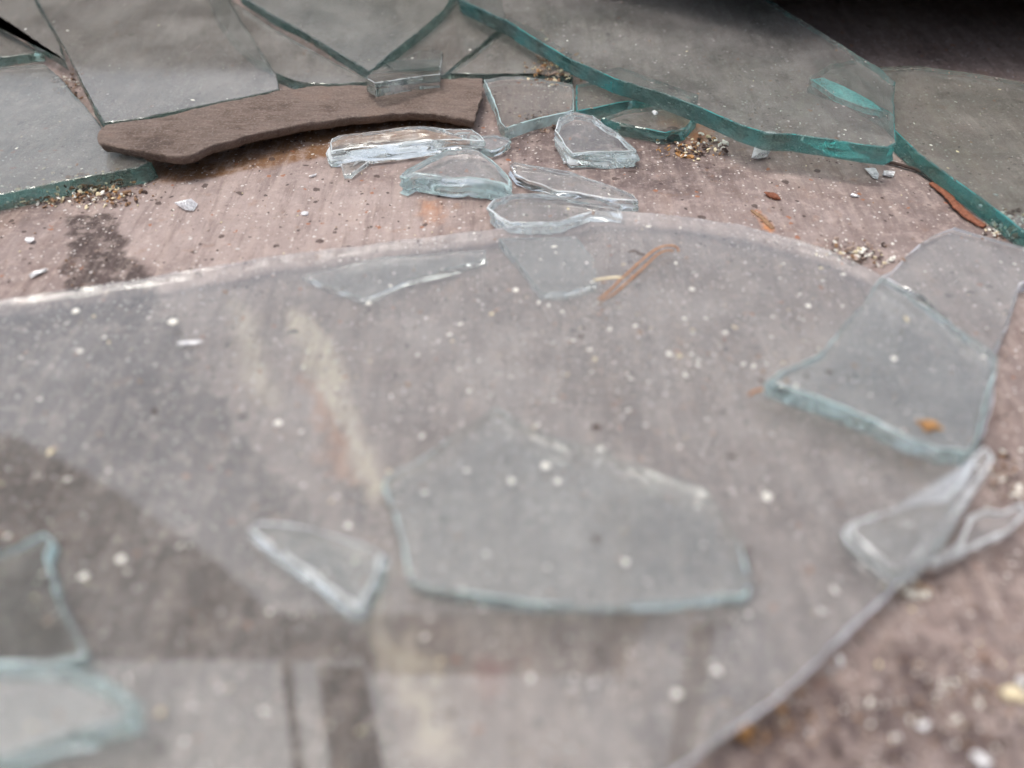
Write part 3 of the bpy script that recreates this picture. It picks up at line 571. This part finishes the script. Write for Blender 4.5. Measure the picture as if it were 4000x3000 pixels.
# the larger pale specks, each a thing
big = [(375, 697, 8), (165, 675, 6.5), (797, 656, 5), (600, 915, 7), (110, 978, 6.5), (262, 1210, 8), (182, 1246, 7), (173, 760, 5), (1115, 628, 6), (1062, 679, 4.5), (1178, 1008, 8), (1105, 1040, 6), (1205, 1040, 6),
       (1657, 1075, 8), (348, 1540, 7), (752, 1137, 6), (1745, 662, 5), (1930, 776, 5), (1445, 767, 6), (1468, 770, 5), (1350, 1216, 7), (1495, 626, 5), (1462, 1500, 8), (235, 1018, 4)]
proto = None
for i, (a, b, r) in enumerate(big):
    u, v = a * 1.8083, b * 1.8083; f = None
    for f in order:
        if f[3] is None and inside(tuple(at(u, v, f[2]).xy), f[1]): break
    q = at(u, v, f[2]); s = r * 1.8083 * (q - cam.location).length / F * 1.1
    b2 = bmesh.new(); blob(b2, Vector((0, 0, s * .3)), (s * 1.05, s * .95, s * .32), Euler((0, 0, i)), 300 + i, 2, .38)
    for fc in b2.faces: fc.smooth = True
    me = bpy.data.meshes.new('speck'); b2.to_mesh(me); b2.free()
    o = link('dust_speck', me, m_cream if i % 5 == 4 else m_white); o.location = (q.x, q.y, f[2] + .00002)
    tag(o, 'one of the largest round pale specks lying on the glass', 'speck', 'large round pale specks on the glass')

# piles of debris
def husk(bm, c, r, seed):
    """a curled ring-like husk"""
    rr = random.Random(seed); n = 12; m_ = 5; rot = Euler((rr.uniform(-.8, .8), rr.uniform(-.8, .8), rr.uniform(0, 6))).to_matrix(); arc = rr.uniform(3.6, 6.0); vs = []
    for i in range(n):
        a = arc * i / (n - 1); th = r * .28 * (1 - .5 * abs(i / (n - 1) - .5))
        for j in range(m_):
            b = 2 * math.pi * j / m_; rad = r + th * math.cos(b)
            vs.append(bm.verts.new(c + rot @ Vector((rad * math.cos(a), rad * math.sin(a), th * math.sin(b) * 1.4))))
    for i in range(n - 1):
        for j in range(m_):
            k = (j + 1) % m_; f = bm.faces.new((vs[i * m_ + j], vs[(i + 1) * m_ + j], vs[(i + 1) * m_ + k], vs[i * m_ + k])); f.smooth = True
    return vs
def pile(cx, cy, ru, rv, n, seed, label, mix, size=1.0, z=0.0):
    r = random.Random(seed); bm = bmesh.new()
    for i in range(int(n * 2.2)):
        u = cx + max(-2, min(2, r.gauss(0, 1))) * ru * .5; v = cy + max(-2, min(2, r.gauss(0, 1))) * rv * .5
        p = at(u, v, z); s = min(1.0, r.lognormvariate(-.95, .5)) * 0.0010 * size; h = r.random() ** 2 * .0022 * size
        c = Vector((p.x, p.y, z + s * .4 + h))
        if r.random() < .3: vs = husk(bm, c, s * 1.1, seed * 100 + i)
        else: vs = blob(bm, c, (s * r.uniform(.8, 1.9), s, s * r.uniform(.4, .9)), rrot(r), seed * 77 + i, 2, .4)
        setmat(vs, r.choice(mix))
    me = bpy.data.meshes.new('pile'); bm.to_mesh(me); bm.free()
    tag(recentre(link('crumb_debris', me, MATS)), label, 'debris', kind='stuff')
pile(400, 755, 210, 55, 90, 1, 'husks and crumbs heaped below the thick edge of the left plate', [0, 1, 1, 3, 3, 5, 2, 4])
pile(200, 790, 300, 30, 60, 7, 'loose crumbs along the shadow of the left plate', [3, 3, 5, 2, 1, 0], .8)
pile(2700, 585, 130, 45, 80, 2, 'orange and dark crumbs right of the bright edged clear shard', [4, 4, 1, 2, 2, 3, 0, 3])
pile(3330, 1000, 150, 60, 80, 3, 'whitish crumbs at the curved edge of the front pane', [0, 0, 1, 5, 3, 2], .8)
pile(2160, 290, 110, 50, 70, 4, 'tan moss like crumbs on dark glass left of the raised pane', [3, 3, 1, 5, 4], .9, 4.7*mm)
pile(2120, 225, 30, 70, 26, 14, 'thin column of tan crumbs hanging above the moss like clump', [3, 3, 1, 5], .8, 4.7*mm)
pile(270, 345, 60, 70, 60, 5, 'brown crumbs in the gap between two plates at left', [3, 2, 3, 5, 0], .8)
pile(2120, 500, 90, 25, 40, 6, 'dark crumbs in front of the clear four sided plate', [2, 2, 3, 4, 5], .8)
pile(3920, 905, 110, 45, 40, 8, 'whitish crumbs piled beside the red brown splinter', [0, 0, 3, 2, 1], 1.0)
pile(3560, 2310, 70, 40, 60, 9, 'white flaky lump with brown crumbs at the tip of the front pane', [0, 0, 0, 5, 3, 4], .8)
pile(3000, 2830, 260, 120, 70, 10, 'dark and orange crumbs along the lower right rim of the front pane', [2, 3, 3, 4, 5, 2], .6)
pile(3750, 2750, 400, 160, 110, 11, 'dark crumbs scattered in the lower right corner', [2, 2, 3, 5, 3, 0], .55)
pile(3950, 1880, 90, 120, 40, 12, 'brown crumbs at the right edge beside the clear shards', [2, 3, 5, 0], .7)

def crumb(u, v, s, mat, label, cat, z=0.0, name='crumb', aspect=(1.3, 1, .7), seed=1, j=.35):
    q = at(u, v, z); k = s * (q - cam.location).length / F
    b2 = bmesh.new(); blob(b2, Vector((0, 0, k * aspect[2] * .7)), (k * aspect[0], k * aspect[1], k * aspect[2]), Euler((0, 0, seed * 1.3)), seed, 3, j)
    for fc in b2.faces: fc.smooth = True
    me = bpy.data.meshes.new(name); b2.to_mesh(me); b2.free(); o = link(name, me, mat); o.location = (q.x, q.y, z + .0001)
    return tag(o, label, cat)
husk_o = crumb(3622, 1668, 26, m_orange, 'orange brown husk lying on the wide pale shard', 'husk', ZF + 4.8*mm, 'seed_husk', (1.2, .9, .5), 7, .6)
crumb(2332, 2110, 13, m_dark, 'dark red brown crumb on the largest shard', 'crumb', ZF + 3*mm, 'wood_crumb', (1.5, .8, .5), 9)
crumb(2910, 2865, 26, m_orange, 'ochre crumb touching the lower right rim of the front pane', 'crumb', 0, 'wood_crumb', (1.2, 1, .7), 11)
crumb(3950, 2720, 27, m_cream, 'largest tan crumb near the lower right corner', 'crumb', 0, 'wood_crumb', (1.3, 1, .6), 12)
crumb(3015, 772, 14, m_bark, 'dark red crumb above the orange stick shaped stain', 'crumb', 0, 'wood_crumb', (2.0, 1, .7), 14)
crumb(2620, 545, 20, m_dark, 'black lump at the left end of the orange crumbs', 'lump', 0, 'dark_lump', (1.4, 1, .8), 15)
crumb(604, 1608, 9, m_dark, 'black dot like crumb on the left part of the front pane', 'crumb', ZF - .2*mm, 'wood_crumb', (1, 1, .6), 16)
crumb(2328, 1672, 12, m_dark, 'dark crumb just above the rim of the largest shard', 'crumb', ZF - .2*mm, 'wood_crumb', (1.3, 1, .6), 17)

# small glass chips
def chip(u, v, s, label, z=0.0, seed=1, asp=(1.3, .9, .55), mat=None):
    q = at(u, v, z); k = s * (q - cam.location).length / F; r = random.Random(seed)
    b2 = bmesh.new()
    for i in range(11): b2.verts.new(Vector((r.gauss(0, 1), r.gauss(0, 1), r.gauss(0, 1))).normalized() * k * r.uniform(.75, 1.1))
    for vv in b2.verts: vv.co = Vector((vv.co.x * asp[0], vv.co.y * asp[1], vv.co.z * asp[2]))
    res = bmesh.ops.convex_hull(b2, input=b2.verts[:]); 
    for x in [x for x in b2.verts if not x.link_faces]: b2.verts.remove(x)
    zz = min(x.co.z for x in b2.verts)
    for x in b2.verts: x.co.z -= zz
    me = bpy.data.meshes.new('chip'); b2.to_mesh(me); b2.free(); o = link('glass_chip', me, mat or g_chip); o.location = (q.x, q.y, z + .0002); o.rotation_euler = (0, 0, seed)
    return tag(o, label, 'glass chip', 'small chips of clear glass')
g_chip = glass('chip glass', (0.8, .95, .93), 5, 0.7, (0.92, 0.92, 0.93), seed=9, spots=0, edge=(.93, .94, .97), eamt=.8, arr=.6)
chip(740, 812, 38, 'white looking glass chip right of the husks below the left plate', seed=3)
chip(2975, 620, 52, 'largest loose glass chip, below the thick edge of the raised pane', seed=4, asp=(1.2, .7, .8))
chip(3405, 685, 30, 'glass chip below the tip of the raised pane', seed=5)
chip(3475, 690, 22, 'dimmer glass chip to the right of the one below the raised pane tip', seed=25)
chip(118, 948, 18, 'bright chip near the left picture edge above the maroon patch', seed=6)
chip(150, 1072, 26, 'flat chip near the left edge just above the front pane', seed=7, asp=(1.5, .6, .3))
chip(735, 1352, 34, 'thin pointed chip on the left part of the front pane', ZF - .2*mm, 8, (.4, 1.6, .3))
chip(1400, 650, 26, 'needle like chip below the long clear bar', seed=9, asp=(.3, 1.5, .4))
chip(1220, 690, 14, 'tiny chip left of the long clear bar', seed=10)
chip(2555, 450, 16, 'tiny chip by the black lump', 0.006, 11)
chip(3335, 770, 14, 'tiny white chip on bare floor below the raised pane', seed=12)
chip(3600, 2840, 22, 'bright chip in the lower right corner of the floor', seed=13)
chip(3985, 2668, 20, 'white chip at the right picture edge near the tan crumb', seed=14)
chip(3830, 2985, 30, 'blurred pale chip at the bottom picture edge', seed=15)
chip(1195, 840, 14, 'pale chip on the pink floor below the long clear bar', seed=16)
chip(3270, 2600, 24, 'small chip close to the lower right rim of the front pane', seed=17)
chip(3805, 1845, 12, 'small chip by the tail of the fish shaped shard', 0.001, 18)
chip(2205, 640, 10, 'tiny chip beside the bright edged clear shard', seed=19)
chip(3240, 2630, 18, 'smaller chip just left of the one by the rim', seed=20)
chip(2060, 920, 20, 'chip under the top rim of the front pane', 0.0, 21)
chip(3870, 805, 12, 'tiny white chip above the red brown splinter', seed=22)

# ribbon-like things along a path
def ribbon(name, px, zs, wid, thick, mat, label, cat, taper=True, seg=5, surface_z=None):
    pts = [at(u, v, z) for (u, v), z in zip(px, zs)]
    # smooth
    P_ = []
    for i in range(len(pts) - 1):
        p0 = pts[max(0, i - 1)]; p1 = pts[i]; p2 = pts[i + 1]; p3 = pts[min(len(pts) - 1, i + 2)]
        for k in range(6):
            t = k / 6; P_.append(.5 * ((2 * p1) + (p2 - p0) * t + (2 * p0 - 5 * p1 + 4 * p2 - p3) * t * t + (3 * p1 - p0 - 3 * p2 + p3) * t ** 3))
    P_.append(pts[-1]); n = len(P_); bm = bmesh.new(); rings = []
    for i, q in enumerate(P_):
        d = (P_[min(i + 1, n - 1)] - P_[max(i - 1, 0)]).normalized(); s = Vector((d.y, -d.x, 0)).normalized(); f = i / (n - 1)
        w_ = wid * (1.0 if not taper else (0.35 + .65 * math.sin(math.pi * (0.08 + .84 * f)) ** .6)); w_ *= 1 + .35 * noise.noise(q * 700) + .2 * noise.noise(q * 2200)
        ring = []
        for j in range(8):
            a = 2 * math.pi * j / 8; ring.append(bm.verts.new(q + s * w_ * .5 * math.cos(a) + Vector((0, 0, thick * .5 * math.sin(a) + thick * .5 + (.12 * thick * noise.noise(Vector((j, i * .5, 0))))))))
        rings.append(ring)
    for i in range(n - 1):
        for j in range(8):
            k = (j + 1) % 8; f = bm.faces.new((rings[i][j], rings[i][k], rings[i + 1][k], rings[i + 1][j])); f.smooth = True
    bm.faces.new(rings[0][::-1]); bm.faces.new(rings[-1]); bmesh.ops.recalc_face_normals(bm, faces=bm.faces[:])
    me = bpy.data.meshes.new(name); bm.to_mesh(me); bm.free(); return tag(recentre(link(name, me, mat)), label, cat)
z0 = 10.2*mm
nd = ribbon('dry_needle', [(2337, 1171), (2380, 1138), (2419, 1098), (2470, 1052), (2507, 1018), (2561, 976), (2609, 961), (2645, 968), (2650, 985)], [z0, z0, z0, z0 + .4*mm, z0 + .8*mm, z0 + 1*mm, z0 + .7*mm, z0 + .2*mm, z0], .55*mm, .4*mm, m_needle, 'curved orange twin needle lying on the front pane near its top edge', 'needle')
st = ribbon('needle_strand', [(2350, 1176), (2400, 1148), (2444, 1110), (2494, 1066), (2530, 1032), (2568, 996), (2604, 980), (2630, 982)], [z0, z0, z0, z0 + .3*mm, z0 + .6*mm, z0 + .7*mm, z0 + .4*mm, z0], .5*mm, .4*mm, m_needle, None, None)
bpy.context.view_layer.update(); st.parent = nd; st.matrix_parent_inverse = nd.matrix_world.inverted()
ribbon('dry_needle', [(2925, 1545), (2950, 1528), (2990, 1522), (3012, 1530)], [z0, z0 + .3*mm, z0, z0], .7*mm, .35*mm, m_needle, 'short faint needle at the left corner of the wide pale shard', 'needle')
ribbon('dry_needle', [(2320, 1095), (2400, 1085), (2440, 1088)], [z0, z0, z0], 1.0*mm, .3*mm, m_cream, 'pale straw crossing the lower end of the orange needle', 'straw')
ribbon('bark_splinter', [(3635, 722), (3690, 760), (3740, 815), (3790, 858), (3845, 892)], [.3*mm, .5*mm, .6*mm, .4*mm, .2*mm], 3.6*mm, 1.2*mm, m_bark, 'red brown wood splinter along the teal edge of the right pane', 'splinter')
ribbon('dark_twig', [(3440, 628), (3510, 648), (3580, 668), (3630, 700), (3660, 740)], [.3*mm, .6*mm, .8*mm, .5*mm, .3*mm], 1.5*mm, 1.1*mm, m_dark, 'thin dark twig below the tip of the raised pane', 'twig')
ribbon('dark_twig', [(2455, 985), (2480, 980), (2500, 992), (2520, 996)], [z0, z0, z0, z0], .5*mm, .3*mm, m_dark, 'tiny dark curl beside the orange needle', 'twig')
ribbon('wood_fibre', [(2935, 822), (2975, 850), (3020, 895)], [.1*mm, .1*mm, .1*mm], 1.8*mm, .3*mm, m_brown, 'short orange fibre of wood on the bare floor at right', 'wood fibre')
